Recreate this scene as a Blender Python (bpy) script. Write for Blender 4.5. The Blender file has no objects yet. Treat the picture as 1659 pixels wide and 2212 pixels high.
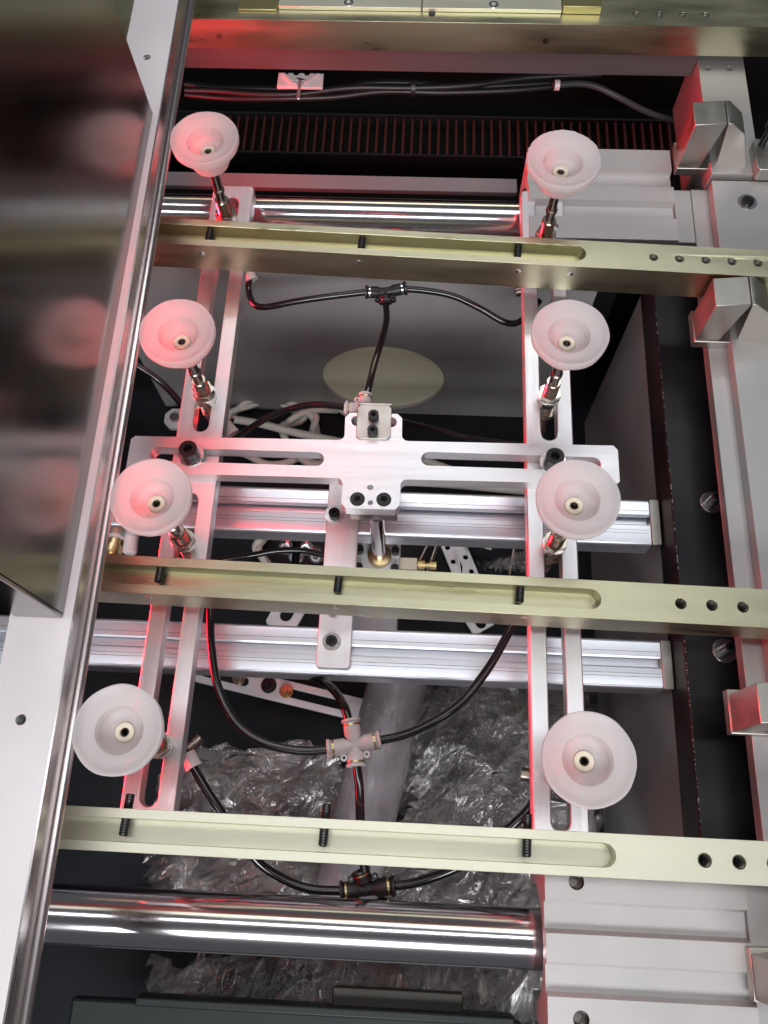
import bpy, bmesh, math, random
from math import radians, sin, cos, pi
from mathutils import Vector, Matrix, noise
from mathutils.geometry import tessellate_polygon

random.seed(7)
SC = bpy.context.scene
COL = SC.collection
MM = 0.001

# ------------------------------------------------------------------ camera, world, lamps, exposure
cam_d = bpy.data.cameras.new('camera'); cam = bpy.data.objects.new('camera', cam_d); COL.objects.link(cam)
cam.matrix_world = Matrix(((0.998812, -0.034958, 0.03396, 0.0), (0.044917, 0.930708, -0.362994, 0.0), (-0.018917, 0.364088, 0.931172, 0.6), (0.0, 0.0, 0.0, 1.0)))
cam_d.sensor_fit = 'VERTICAL'; cam_d.sensor_height = 24.0; cam_d.lens = 24.0*1800/2212
cam_d.clip_start = 0.01; cam_d.clip_end = 20
SC.camera = cam
SC.render.resolution_x = 768; SC.render.resolution_y = 1024
SC.view_settings.view_transform = 'Standard'; SC.view_settings.look = 'None'
SC.view_settings.exposure = -0.12; SC.view_settings.gamma = 1.0

w = bpy.data.worlds.new('World'); SC.world = w; w.use_nodes = True
w.node_tree.nodes['Background'].inputs[0].default_value = (0.80, 0.84, 0.92, 1)
w.node_tree.nodes['Background'].inputs[1].default_value = 0.11

def area(name, loc, target, sx, sy, power, color, spread=180):
    d = bpy.data.lights.new(name, 'AREA'); d.shape = 'RECTANGLE'
    d.size = sx*MM; d.size_y = sy*MM; d.energy = power; d.color = color; d.spread = radians(spread)
    o = bpy.data.objects.new(name, d); COL.objects.link(o)
    o.location = Vector(loc)*MM
    o.rotation_euler = (Vector(target)-Vector(loc)).to_track_quat('-Z', 'Y').to_euler()
    return o
# fluorescent ceiling fittings of the workshop, then unseen lamps added as fill
area('ceiling_and_fill_lamp', (-60, 70, 1180), (-60, 70, 0), 1500, 120, 4.6, (0.95, 0.97, 1.0))
area('ceiling_and_fill_lamp', (-60, 900, 950), (-60, 300, 0), 1300, 60, 2.2, (0.93, 0.96, 1.0))
area('ceiling_and_fill_lamp', (0, -1500, 1500), (0, 300, -150), 1700, 500, 54, (0.97, 0.98, 1.0))  # fill added from the front to brighten the grey back panel
area('ceiling_and_fill_lamp', (300, 1300, 2300), (0, 250, 0), 1800, 900, 10, (0.97, 0.98, 1.0))  # broad soft lamp added for ambient light
# unseen red lamp low at the left, then more added to redden single parts
area('hidden_red_lamp', (-290, 330, -28), (-190, 330, -19.5), 660, 76, 0.85, (1.0, 0.012, 0.03), 22)
area('hidden_red_lamp', (-285, 400, 0), (-180, 400, 62), 560, 30, 0.34, (1.0, 0.012, 0.03), 50)
area('hidden_red_lamp', (-300, 560, 0), (-20, 711, 0), 80, 40, 0.45, (1.0, 0.012, 0.03), 90)
area('hidden_red_lamp', (-320, 60, 0), (60, -62, -35), 120, 40, 0.12, (1.0, 0.012, 0.03), 38)
area('hidden_red_lamp', (-330, -40, -120), (-110, -10, -330), 120, 40, 0.012, (1.0, 0.012, 0.03), 60)
# unseen red lamp added overhead to tint the left rail and cups
area('red_tint_lamp', (-150, 380, 900), (-215, 330, 0), 60, 260, 0.075, (1.0, 0.03, 0.05), 24)

# ------------------------------------------------------------------ materials
MAT = {}
def mat(name, color, metal=0.0, rough=0.5, noise_amt=0.0, nscale=(30, 30, 30), bump=0.0, bscale=(400, 400, 400), rvar=0.0,
        spec=0.5, color2=None, transm=0.0, sss=0.0, coat=0.0, detail=4):
    m = bpy.data.materials.new(name); m.use_nodes = True; nt = m.node_tree; N = nt.nodes; L = nt.links
    b = N['Principled BSDF']
    b.inputs['Base Color'].default_value = (*color, 1); b.inputs['Metallic'].default_value = metal
    b.inputs['Roughness'].default_value = rough; b.inputs['Specular IOR Level'].default_value = spec
    b.inputs['Coat Weight'].default_value = coat
    if transm: b.inputs['Transmission Weight'].default_value = transm
    if sss:
        b.inputs['Subsurface Weight'].default_value = sss; b.inputs['Subsurface Radius'].default_value = (1, .8, .75)
        b.inputs['Subsurface Scale'].default_value = 0.006
    tc = N.new('ShaderNodeTexCoord')
    if noise_amt or rvar:
        mp = N.new('ShaderNodeMapping'); mp.inputs['Scale'].default_value = nscale
        nz = N.new('ShaderNodeTexNoise'); nz.inputs['Scale'].default_value = 1; nz.inputs['Detail'].default_value = detail
        L.new(tc.outputs['Object'], mp.inputs[0]); L.new(mp.outputs[0], nz.inputs['Vector'])
        if noise_amt:
            c2 = color2 or tuple(c*(1-noise_amt) for c in color)
            mx = N.new('ShaderNodeMix'); mx.data_type = 'RGBA'
            rmp = N.new('ShaderNodeValToRGB'); rmp.color_ramp.elements[0].position = .3; rmp.color_ramp.elements[1].position = .7
            L.new(nz.outputs['Fac'], rmp.inputs[0]); L.new(rmp.outputs[0], mx.inputs[0])
            mx.inputs[6].default_value = (*c2, 1); mx.inputs[7].default_value = (*color, 1)
            L.new(mx.outputs[2], b.inputs['Base Color'])
        if rvar:
            mr = N.new('ShaderNodeMapRange'); mr.inputs[1].default_value = .3; mr.inputs[2].default_value = .7
            mr.inputs[3].default_value = max(.02, rough-rvar); mr.inputs[4].default_value = min(1, rough+rvar)
            L.new(nz.outputs['Fac'], mr.inputs[0]); L.new(mr.outputs[0], b.inputs['Roughness'])
    if bump:
        mp2 = N.new('ShaderNodeMapping'); mp2.inputs['Scale'].default_value = bscale
        n2 = N.new('ShaderNodeTexNoise'); n2.inputs['Scale'].default_value = 1; n2.inputs['Detail'].default_value = 3
        bp = N.new('ShaderNodeBump'); bp.inputs['Strength'].default_value = bump; bp.inputs['Distance'].default_value = 0.0004
        L.new(tc.outputs['Object'], mp2.inputs[0]); L.new(mp2.outputs[0], n2.inputs['Vector'])
        L.new(n2.outputs['Fac'], bp.inputs['Height']); L.new(bp.outputs[0], b.inputs['Normal'])
    MAT[name] = m
    return m
mat('alu_x', (.80, .79, .80), .85, .42, .10, (8, 220, 60), .25, (60, 2600, 900), .07)
mat('alu_y', (.80, .79, .80), .85, .42, .10, (220, 8, 60), .25, (2600, 60, 900), .07)
mat('alu_blast', (.54, .515, .51), .80, .50, .12, (14, 14, 14), .30, (2200, 2200, 2200), .06)
mat('alu_guide', (.80, .735, .745), .55, .55, .08, (10, 10, 10), .30, (2600, 2600, 2600), .05)
mat('extrusion', (.78, .80, .86), .90, .33, .04, (2, 120, 120), .03, (25, 1600, 1600), .03)
mat('anodised_dark', (.40, .36, .18), 1.0, .42)
mat('anodised', (.56, .54, .375), 1.0, .34, .13, (12, 60, 60), .20, (60, 2200, 2200), .08, color2=(.48, .46, .31))
mat('anodised_pale', (.69, .67, .56), .80, .48, .10, (12, 50, 50), .20, (1500, 1500, 1500), .06, color2=(.66, .65, .50))
mat('steel_block', (.44, .42, .38), .96, .38, .15, (60, 60, 30), .20, (2200, 900, 60), .08)
mat('stainless', (.62, .57, .56), 1.0, .27, .05, (5, 2, 30), .02, (30, 8, 1200), .03)
mat('stainless_sheet', (.27, .255, .245), 1.0, .21, .2, (6, 6, 10), .04, (20, 20, 1200), .06)
mat('chrome', (.76, .73, .75), 1.0, .13, .05, (3, 90, 90), 0, rvar=.03)
mat('nickel', (.62, .55, .46), 1.0, .22, .2, (90, 90, 90), rvar=.08)
mat('stem_metal', (.32, .27, .24), 1.0, .28, .25, (80, 80, 80), rvar=.08)
mat('zinc', (.82, .82, .82), 1.0, .22, .1, (90, 90, 90))
mat('black_oxide', (.018, .018, .02), .4, .38, .3, (120, 120, 120), rvar=.1)
mat('column_alu', (.46, .445, .44), .78, .50, .10, (8, 8, 8), .30, (2200, 2200, 2200), .05)
mat('dark_plate', (.09, .085, .085), .1, .5, .15, (8, 60, 60))
mat('rail_grey', (.22, .21, .22), .2, .5, .1, (8, 60, 60))
mat('black_deep', (.004, .004, .004), 0, .6, spec=.2)
mat('black_paint', (.008, .007, .009), 0, .42, .3, (18, 18, 18), .2, (900, 900, 900), .1, spec=.28)
mat('black_floor', (.008, .010, .013), 0, .55, .6, (14, 14, 14), .6, (250, 250, 250), .15, color2=(.005, .006, .008), spec=.22)
mat('black_tube', (.006, .006, .007), 0, .13, coat=.3)
mat('black_plastic', (.012, .012, .013), 0, .42, bump=.3, bscale=(800, 800, 800))
mat('cable', (.012, .012, .013), 0, .40)
mat('grey_cable', (.05, .05, .055), 0, .45)
mat('grey_panel', (.37, .355, .355), .2, .50, .10, (9, 9, 9), .25, (1200, 1200, 1200), .06)
mat('cream_panel', (.90, .89, .66), 0, .6, .08, (12, 12, 12), .2, (900, 900, 900))
mat('white_plastic', (.66, .61, .60), 0, .38, .06, (60, 60, 60), sss=.2)
mat('cream_plastic', (.66, .59, .46), 0, .45, .10, (300, 300, 300))
mat('white_tube', (.62, .61, .54), 0, .35)
mat('white_metal', (.70, .70, .72), .3, .42, .1, (40, 40, 40))
mat('brass', (.55, .42, .22), 1.0, .3, .2, (90, 90, 90))
mat('chain_lit_red', (.055, .008, .008), 0, .45)  # red light on the black ribs is put into their colour
mat('brown_bar', (.035, .03, .024), .2, .5, .2, (40, 40, 40))
mat('dark_lid', (.020, .025, .025), .2, .45, .2, (12, 12, 12))
mat('foam', (.75, .75, .74), 0, .9, .1, (300, 300, 300), 1.0, (1200, 1200, 1200))

def silicone(name, col, transp, lum=.45):
    m = bpy.data.materials.new(name); m.use_nodes = True; nt = m.node_tree; N = nt.nodes; L = nt.links
    b = N['Principled BSDF']; out = N['Material Output']
    b.inputs['Base Color'].default_value = (*col, 1); b.inputs['Roughness'].default_value = .42
    b.inputs['Subsurface Weight'].default_value = .55; b.inputs['Subsurface Radius'].default_value = (1.0, .75, .7)
    b.inputs['Subsurface Scale'].default_value = .008
    tl = N.new('ShaderNodeBsdfTranslucent'); tl.inputs[0].default_value = (*col, 1)
    m1 = N.new('ShaderNodeMixShader'); m1.inputs[0].default_value = lum
    tp = N.new('ShaderNodeBsdfTransparent'); tp.inputs[0].default_value = (.93, .90, .90, 1)
    m2 = N.new('ShaderNodeMixShader'); m2.inputs[0].default_value = transp
    L.new(b.outputs[0], m1.inputs[1]); L.new(tl.outputs[0], m1.inputs[2])
    L.new(m1.outputs[0], m2.inputs[1]); L.new(tp.outputs[0], m2.inputs[2]); L.new(m2.outputs[0], out.inputs[0])
    tc = N.new('ShaderNodeTexCoord'); nz = N.new('ShaderNodeTexNoise'); nz.inputs['Scale'].default_value = 900
    bp = N.new('ShaderNodeBump'); bp.inputs['Strength'].default_value = .12; bp.inputs['Distance'].default_value = .0003
    L.new(tc.outputs['Object'], nz.inputs['Vector']); L.new(nz.outputs['Fac'], bp.inputs['Height']); L.new(bp.outputs[0], b.inputs['Normal'])
    MAT[name] = m
silicone('silicone', (.90, .845, .84), .20, .5)
def film(name, transp, milk, tint, gr=.07, bscale=45):
    m = bpy.data.materials.new(name); m.use_nodes = True; nt = m.node_tree; N = nt.nodes; L = nt.links
    out = N['Material Output']; N.remove(N['Principled BSDF'])
    tp = N.new('ShaderNodeBsdfTransparent'); tp.inputs[0].default_value = (.95, .95, .95, 1)
    df = N.new('ShaderNodeBsdfDiffuse'); df.inputs[0].default_value = (*tint, 1)
    gl = N.new('ShaderNodeBsdfGlossy'); gl.inputs['Roughness'].default_value = gr
    m1 = N.new('ShaderNodeMixShader'); m2 = N.new('ShaderNodeMixShader')
    fr = N.new('ShaderNodeFresnel'); fr.inputs[0].default_value = 1.45
    ad = N.new('ShaderNodeMath'); ad.operation = 'ADD'; ad.inputs[1].default_value = 1-transp
    tc = N.new('ShaderNodeTexCoord'); nz = N.new('ShaderNodeTexNoise'); nz.inputs['Scale'].default_value = bscale; nz.inputs['Detail'].default_value = 7
    nz.inputs['Distortion'].default_value = 2.0
    mp = N.new('ShaderNodeMapping'); mp.inputs['Scale'].default_value = (1, .45, 1); mp.inputs['Rotation'].default_value = (0, 0, .5)
    ridge = N.new('ShaderNodeMath'); ridge.operation = 'SUBTRACT'; ridge.inputs[1].default_value = .5
    ab = N.new('ShaderNodeMath'); ab.operation = 'ABSOLUTE'
    bp = N.new('ShaderNodeBump'); bp.inputs['Strength'].default_value = 1; bp.inputs['Distance'].default_value = .006
    n2 = N.new('ShaderNodeTexNoise'); n2.inputs['Scale'].default_value = 14; n2.inputs['Detail'].default_value = 5
    mr = N.new('ShaderNodeMapRange'); mr.inputs[1].default_value = .35; mr.inputs[2].default_value = .7; mr.inputs[3].default_value = milk*.35; mr.inputs[4].default_value = milk*1.7
    L.new(tc.outputs['Object'], mp.inputs[0]); L.new(mp.outputs[0], nz.inputs['Vector']); L.new(tc.outputs['Object'], n2.inputs['Vector'])
    L.new(nz.outputs['Fac'], ridge.inputs[0]); L.new(ridge.outputs[0], ab.inputs[0]); L.new(ab.outputs[0], bp.inputs['Height'])
    L.new(bp.outputs[0], gl.inputs['Normal']); L.new(bp.outputs[0], fr.inputs['Normal'])
    L.new(n2.outputs['Fac'], mr.inputs[0]); L.new(mr.outputs[0], m1.inputs[0])
    L.new(tp.outputs[0], m1.inputs[1]); L.new(df.outputs[0], m1.inputs[2])
    L.new(fr.outputs[0], ad.inputs[0]); L.new(ad.outputs[0], m2.inputs[0])
    L.new(m1.outputs[0], m2.inputs[1]); L.new(gl.outputs[0], m2.inputs[2]); L.new(m2.outputs[0], out.inputs[0])
    MAT[name] = m
film('film', .96, .12, (.55, .50, .48), .08)
film('film_tube', .95, .42, (.46, .43, .46), .22, 20)

# ------------------------------------------------------------------ mesh helpers (all lengths in mm)
def circle(x, y, r, n=24, a0=0.0):
    return [(x+r*cos(a0+2*pi*i/n), y+r*sin(a0+2*pi*i/n)) for i in range(n)]
def slot(x0, x1, y, r, n=10):           # stadium along x
    p = [(x1-r+r*cos(-pi/2+pi*i/n), y+r*sin(-pi/2+pi*i/n)) for i in range(n+1)]
    return p+[(x0+r+r*cos(pi/2+pi*i/n), y+r*sin(pi/2+pi*i/n)) for i in range(n+1)]
def slot_y(x, y0, y1, r, n=10):
    return [(x-(q-0), p) for p, q in slot(y0, y1, 0, r, n)]
def rect(x0, x1, y0, y1, c=0):
    if not c: return [(x0, y0), (x1, y0), (x1, y1), (x0, y1)]
    return [(x0+c, y0), (x1-c, y0), (x1, y0+c), (x1, y1-c), (x1-c, y1), (x0+c, y1), (x0, y1-c), (x0, y0+c)]
def ccw(p):
    a = sum(p[i-1][0]*p[i][1]-p[i][0]*p[i-1][1] for i in range(len(p)))
    return p if a > 0 else p[::-1]

class MB:
    def __init__(s): s.v = []; s.f = []
    def add(s, vs, fs):
        o = len(s.v); s.v += [Vector(v) for v in vs]; s.f += [tuple(i+o for i in f) for f in fs]; return s
    def box(s, x0, x1, y0, y1, z0, z1):
        v = [(x, y, z) for x in (x0, x1) for y in (y0, y1) for z in (z0, z1)]
        return s.add(v, [(0, 1, 3, 2), (4, 6, 7, 5), (0, 4, 5, 1), (2, 3, 7, 6), (0, 2, 6, 4), (1, 5, 7, 3)])
    def _cap(s, outer, holes, z, up):
        loops = [[Vector((x, y, 0)) for x, y in outer]]+[[Vector((x, y, 0)) for x, y in h] for h in holes]
        flat = [p for l in loops for p in l]
        tri = tessellate_polygon(loops)
        vs = [(p.x, p.y, z) for p in flat]; fs = []
        for a, b, c in tri:
            A, B, C = flat[a], flat[b], flat[c]
            cr = (B-A).cross(C-A).z
            if abs(cr) < 1e-9: continue
            fs.append((a, b, c) if (cr > 0) == up else (a, c, b))
        s.add(vs, fs)
    def prism(s, outer, z0, z1, through=(), blind=()):     # blind: (poly, depth)
        outer = ccw(outer); through = [ccw(h) for h in through]; bl = [(ccw(h), d) for h, d in blind]
        s._cap(outer, through+[h for h, d in bl], z1, True); s._cap(outer, through, z0, False)
        n = len(outer)
        s.add([(x, y, z0) for x, y in outer]+[(x, y, z1) for x, y in outer], [(i, (i+1) % n, n+(i+1) % n, n+i) for i in range(n)])
        for h, zb in [(h, z0) for h in through]+[(h, z1-d) for h, d in bl]:
            n = len(h)
            s.add([(x, y, zb) for x, y in h]+[(x, y, z1) for x, y in h], [((i+1) % n, i, n+i, n+(i+1) % n) for i in range(n)])
        for h, d in bl: s._cap(h, [], z1-d, True)
        return s
    def lathe(s, prof, n=32, cx=0, cy=0, close=False, cap=True):
        vs = []
        for r, z in prof:
            vs += [(cx+r*cos(2*pi*i/n), cy+r*sin(2*pi*i/n), z) for i in range(n)]
        fs = []; m = len(prof)
        for j in range(m if close else m-1):
            a = j*n; b = ((j+1) % m)*n
            fs += [(a+i, a+(i+1) % n, b+(i+1) % n, b+i) for i in range(n)]
        if not close and cap:
            if prof[0][0] > 1e-6: fs.append(tuple(reversed(range(n))))
            if prof[-1][0] > 1e-6: fs.append(tuple((m-1)*n+i for i in range(n)))
        return s.add(vs, fs)
    def cyl(s, x, y, z0, z1, r, n=24): return s.lathe([(r, z0), (r, z1)], n, x, y)
    def xf(s, M): s.v = [M @ v for v in s.v]; return s
    def join(s, o): return s.add(o.v, o.f)

def spline(pts, per=8):
    P = [Vector(p) for p in pts]; P = [P[0]*2-P[1]]+P+[P[-1]*2-P[-2]]; out = []
    for i in range(1, len(P)-2):
        for k in range(per):
            t = k/per; a, b, c, d = P[i-1:i+3]
            out.append(.5*((2*b)+(c-a)*t+(2*a-5*b+4*c-d)*t*t+(3*b-a-3*c+d)*t**3))
    out.append(P[-2]); return out
def tube(pts, r, n=14, per=8, smooth=True, closed_ends=True):
    p = spline(pts, per) if smooth else [Vector(q) for q in pts]
    m = MB(); vs = []; up = Vector((0, 0, 1))
    for i, c in enumerate(p):
        t = (p[min(i+1, len(p)-1)]-p[max(i-1, 0)]).normalized()
        if abs(t.dot(up)) > .95: up = Vector((0, 1, 0)) if abs(t.z) > .9 else Vector((0, 0, 1))
        a = t.cross(up).normalized(); b = t.cross(a); up = -b if b.dot(up) < 0 else b
        rr = r(i/(len(p)-1)) if callable(r) else r
        vs += [c+a*rr*cos(2*pi*k/n)+b*rr*sin(2*pi*k/n) for k in range(n)]
    fs = [(i*n+k, i*n+(k+1) % n, (i+1)*n+(k+1) % n, (i+1)*n+k) for i in range(len(p)-1) for k in range(n)]
    if closed_ends: fs += [tuple(reversed(range(n))), tuple((len(p)-1)*n+k for k in range(n))]
    return m.add(vs, fs)

OFF = {}
def obj(name, mb, m, parent=None, bevel=0.0, seg=2, smooth=True, angle=35, loc=None, label=None):
    off = Vector((0, 0, 0))
    if parent is not None: off = OFF.get(parent.name, Vector((0, 0, 0)))
    elif loc is not None: off = Vector(loc)
    else:
        xs = [v.x for v in mb.v]; ys = [v.y for v in mb.v]; zs = [v.z for v in mb.v]
        off = Vector(((min(xs)+max(xs))/2, (min(ys)+max(ys))/2, min(zs)))
    me = bpy.data.meshes.new(name)
    me.from_pydata([((v-off)*MM)[:] for v in mb.v], [], mb.f)
    bm = bmesh.new(); bm.from_mesh(me); bmesh.ops.remove_doubles(bm, verts=bm.verts, dist=1e-6)
    bmesh.ops.recalc_face_normals(bm, faces=bm.faces); bm.to_mesh(me); bm.free()
    me.materials.append(MAT[m])
    if smooth: me.shade_smooth(); me.set_sharp_from_angle(angle=radians(angle))
    o = bpy.data.objects.new(name, me); COL.objects.link(o)
    if parent is not None: o.parent = parent
    else: o.location = off*MM
    OFF[o.name] = off
    if bevel:
        bv = o.modifiers.new('bevel', 'BEVEL'); bv.width = bevel*MM; bv.segments = seg; bv.limit_method = 'ANGLE'; bv.angle_limit = radians(35)
        bv.use_clamp_overlap = True
    if label: o['label'] = label
    return o
def tag(o, label, cat, group=None, kind=None):
    if kind: o['kind'] = kind
    if label: o['label'] = label
    if cat and not kind == 'structure': o['category'] = cat
    if group: o['group'] = group
    return o
def thing(name, label, cat, loc=(0, 0, 0), group=None, kind=None):
    o = bpy.data.objects.new(name, None); COL.objects.link(o); o.location = Vector(loc)*MM
    o.empty_display_size = .01
    OFF[o.name] = Vector(loc); return tag(o, label, cat, group, kind)
def copy_tree(o, parent=None):
    c = o.copy(); COL.objects.link(c)
    if parent is not None: c.parent = parent
    for ch in o.children: copy_tree(ch, c)
    return c

# ------------------------------------------------------------------ screws
def head_mb(x, y, z, r, h, hexr, dome=0):
    m = MB(); m.prism(circle(x, y, r, 28), z, z+h, blind=[(circle(x, y, hexr, 6, .4), h*.6)]); return m
def socket_screw(parent, x, y, z, r=6.5, h=9, washer=None, name='socket_screw', m='black_oxide', label=None):
    s = obj(name, head_mb(x, y, z, r, h, r*.5), m, parent, bevel=.6, label=label)
    if washer: obj('washer', MB().prism(circle(x, y, washer, 32), z-1.4, z-.05, through=[circle(x, y, r*.55, 20)]), 'zinc', s, bevel=.3)
    return s
def thread_hole(parent, x, y, z, r, depth, m='steel_block', name='threaded_hole'):
    prof = []; k = int(depth/1.0)
    for i in range(k+1):
        zz = z-.4-depth*i/k
        prof.append((r*.99 if i % 2 else r*.86, zz))
    h_ = obj(name, MB().lathe(prof+[(r*.5, prof[-1][1]-.3)], 20, x, y, cap=False), m, parent, smooth=False)
    obj('hole_shade', MB().cyl(x, y, z-depth-1.0, z-depth+.2, r*.84, 16), 'black_floor', h_)  # black disc puts the shade of the deep hole into colour
def nut_mb(x, y, z0, z1, r, hole=0, rot=0):
    return MB().prism(circle(x, y, r, 6, rot), z0, z1, through=[circle(x, y, hole, 20)] if hole else [])
def screw_pin(parent, a, b, r, name='set_screw', m='black_oxide'):     # threaded stud between two points
    A, B = Vector(a), Vector(b); L = (B-A).length; k = int(L/.8); prof = [(.01, 0), (r*.8, .01)]
    for i in range(1, k): prof.append((r if i % 2 else r*.88, L*i/k))
    prof += [(r*.75, L-.01), (.01, L)]
    mb = MB().lathe(prof, 16); mb.xf(Matrix.Translation(A) @ (B-A).to_track_quat('Z', 'Y').to_matrix().to_4x4())
    return obj(name, mb, m, parent)

# ================================================================== SETTING
def structure(name, mb, m, **k):
    o = obj(name, mb, m, **k); o['kind'] = 'structure'; return o
structure('floor', MB().box(-700, 700, -500, 1300, -380, -370), 'black_floor')
# grey cabinet back panel with its round opening, cream liner behind
bp_ = MB().prism(rect(-330, 177, -369, -52), -521, -517, through=[circle(-41, -285, 74, 64)])
bp_.xf(Matrix(((1, 0, 0, 0), (0, 0, -1, 0), (0, 1, 0, 0), (0, 0, 0, 1))))
structure('back_wall', bp_, 'grey_panel')
tag(obj('liner_panel', MB().box(-125, 45, 521.3, 524, -366, -200), 'cream_panel'), 'pale yellow panel seen through the round hole in the grey back wall', 'panel')
structure('inner_wall', MB().box(-345, 480, 600, 606, -369, -130), 'black_deep')
structure('right_wall', MB().box(219, 224, -260, 512, -369, -91), 'grey_panel')
structure('left_wall', MB().box(-420, -415, -260, 600, -369, -60), 'black_paint')
structure('rear_deck', MB().box(-420, 480, 640, 1250, -235, -225), 'black_deep')
structure('rear_wall', MB().box(-420, 480, 900, 910, -225, 0), 'black_deep')
tag(obj('corner_post', MB().box(176, 200, 523, 545, -369, -60), 'black_paint', bevel=1), 'black square post in the gap between the grey back and side walls', 'post')

# dark steel channel of the frame, right side
ch = thing('steel_channel', 'black painted steel channel running lengthwise beside the right end of the extrusions', 'channel', (240, 130, -90))
obj('web', MB().box(216, 285, -260, 512, -90, -50), 'black_paint', ch, bevel=1.5)
for (x, y) in ((249, 272), (247, 147)):
    socket_screw(ch, x, y, -48.5, 4.5, 14, washer=9.5)
obj('plug', MB().cyl(248, 44, -49.8, -48, 6), 'black_paint', ch)
wl = MB()
for i in range(110):
    y = random.uniform(-60, 470); wl.box(216.5, 216.95, y, y+random.uniform(.3, 1.6), -50.1, -49.8)
o = obj('edge_chip', wl, 'steel_block', ch); o['kind'] = 'stuff'

# ================================================================== T-slot extrusions with end blocks
def extrusion(y0, y1, x0, x1, label):
    t = thing('aluminium_extrusion', label, 'extrusion', ((x0+x1)/2, (y0+y1)/2, -104), 'T-slot extrusions across the cabinet')
    w = y1-y0; yc = (y0+y1)/2+1.5
    P = [(y0, -102), (y0, -84)]
    for k in range(7): a = k/6*pi/2; P.append((y0+3.5-3.5*cos(a), -84+4*sin(a)))
    P += [(yc-5, -80), (yc-5, -81), (yc-3.6, -81.6), (yc-3.6, -84), (yc-7, -84), (yc-7, -88), (yc+7, -88), (yc+7, -84), (yc+3.6, -84), (yc+3.6, -81.6), (yc+5, -81), (yc+5, -80)]
    for k in range(7): a = k/6*pi/2; P.append((y1-3.5+3.5*sin(a), -84+4*cos(a)))
    P += [(y1, -102)]
    mb = MB().prism(P, x0, x1)
    mb.xf(Matrix(((0, 0, 1, 0), (1, 0, 0, 0), (0, 1, 0, 0), (0, 0, 0, 1))))
    obj('profile', mb, 'extrusion', t, angle=25)
    for yy in (yc-9.5, yc+8.5, yc-12.2): obj('score_line', MB().box(x0+1, x1-1, yy, yy+.35, -80.2, -79.85), 'stem_metal', t)
    obj('end_block', MB().box(x1+.3, x1+9, y0+.5, y1-.5, -100, -79), 'steel_block', t, bevel=.8)
    return t
extrusion(243, 286, -330, 206, 'silver T-slot extrusion directly behind the cross shaped plate')
extrusion(120, 161, -400, 206.5, 'silver T-slot extrusion below the middle yellow bar carrying the washered bracket')

# ================================================================== chrome rods
def rod(y, z, x0, x1, label):
    mb = MB().lathe([(19, x0), (20, x0+1.2), (20, x1-1.2), (19, x1)], 64)
    mb.xf(Matrix(((0, 0, 1, 0), (1, 0, 0, y), (0, 1, 0, z), (0, 0, 0, 1))))
    return tag(obj('chrome_rod', mb, 'chrome'), label, 'rod', 'polished guide rods')
rod(-62, -60, -420, 150, 'thick polished chrome rod entering the hole of the lower grooved block')
rod(566, -60, -420, 150, 'thick polished chrome rod behind the upper ends of the slotted bars')
tag(obj('rail_strip', MB().box(-420, 96, 622, 640, -86, -80), 'rail_grey', bevel=.5), 'flat grey rail strip just behind the far chrome rod', 'strip')

# ================================================================== grooved end blocks
def end_block(yc, label, hy=50, ry=0):
    t = thing('grooved_block', label, 'block', (165, yc, -75), 'grooved aluminium blocks holding the rods')
    P = [(-hy, -16)]
    prof = [(-hy, 0), (-30, 0), (-27, -3), (-14.5, -3), (-11.5, 0)]
    # symmetrical: land, channel, centre rib, channel, land
    top = [(-hy, -16), (-28, -16), (-28, 0), (-26, -6.5), (-10.7, -6.5), (-8.4, 0), (8.4, 0), (10.7, -6.5), (26, -6.5), (28, 0), (28, -16), (hy, -16)]
    pts = [(yc+a, -10+b) for a, b in top]+[(yc+hy, -75), (yc-hy, -75)]
    mb = MB().prism(pts, 97, 229, through=[])
    m2 = MB()
    # end face with bore: front slice has the bore, the rest is solid
    bore = circle(yc, -60, 37, 48)
    b1 = MB().prism(pts, 119, 229.5)
    ring = [(y, z) for y, z in bore if z > -74.5]
    ring.sort(key=lambda p: math.atan2(p[1]+60, p[0]-yc))
    body = [(yc+hy, -75)]+[(yc+a, -10+b) for a, b in top[::-1]]+[(yc-hy, -75)]
    notch = [(yc-34, -75)]+[(yc+37*cos(a), -60+37*sin(a)) for a in [pi*(1.13-1.26*i/24) for i in range(25)]]+[(yc+34, -75)]
    b2 = MB().prism(body+notch, 97, 119.02)
    m2.join(b1).join(b2)
    m2.xf(Matrix(((0, 0, 1, 0), (1, 0, 0, 0), (0, 1, 0, 0), (0, 0, 0, 1))))
    for sg in (1, -1):
        a, b = sorted((yc+sg*28, yc+sg*hy))
        m2.join(MB().prism(rect(97, 229.5, a, b), -26, -10, blind=[(circle(118, yc+sg*40, 5.2, 28), 15.5)]))
    obj('body', m2, 'alu_blast', t, smooth=False)
    for dy in (40, -40):
        obj('bolt_sleeve', MB().lathe([(5.15, -10.5), (5.15, -16), (3.6, -17), (3.6, -25.5)], 28, 118, yc+dy, cap=False), 'stem_metal', t)
    return t
end_block(-62, 'large grooved aluminium block at the bottom right holding the near chrome rod')
end_block(560, 'grooved aluminium block at the upper right behind the frosted cup', 52)

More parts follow.
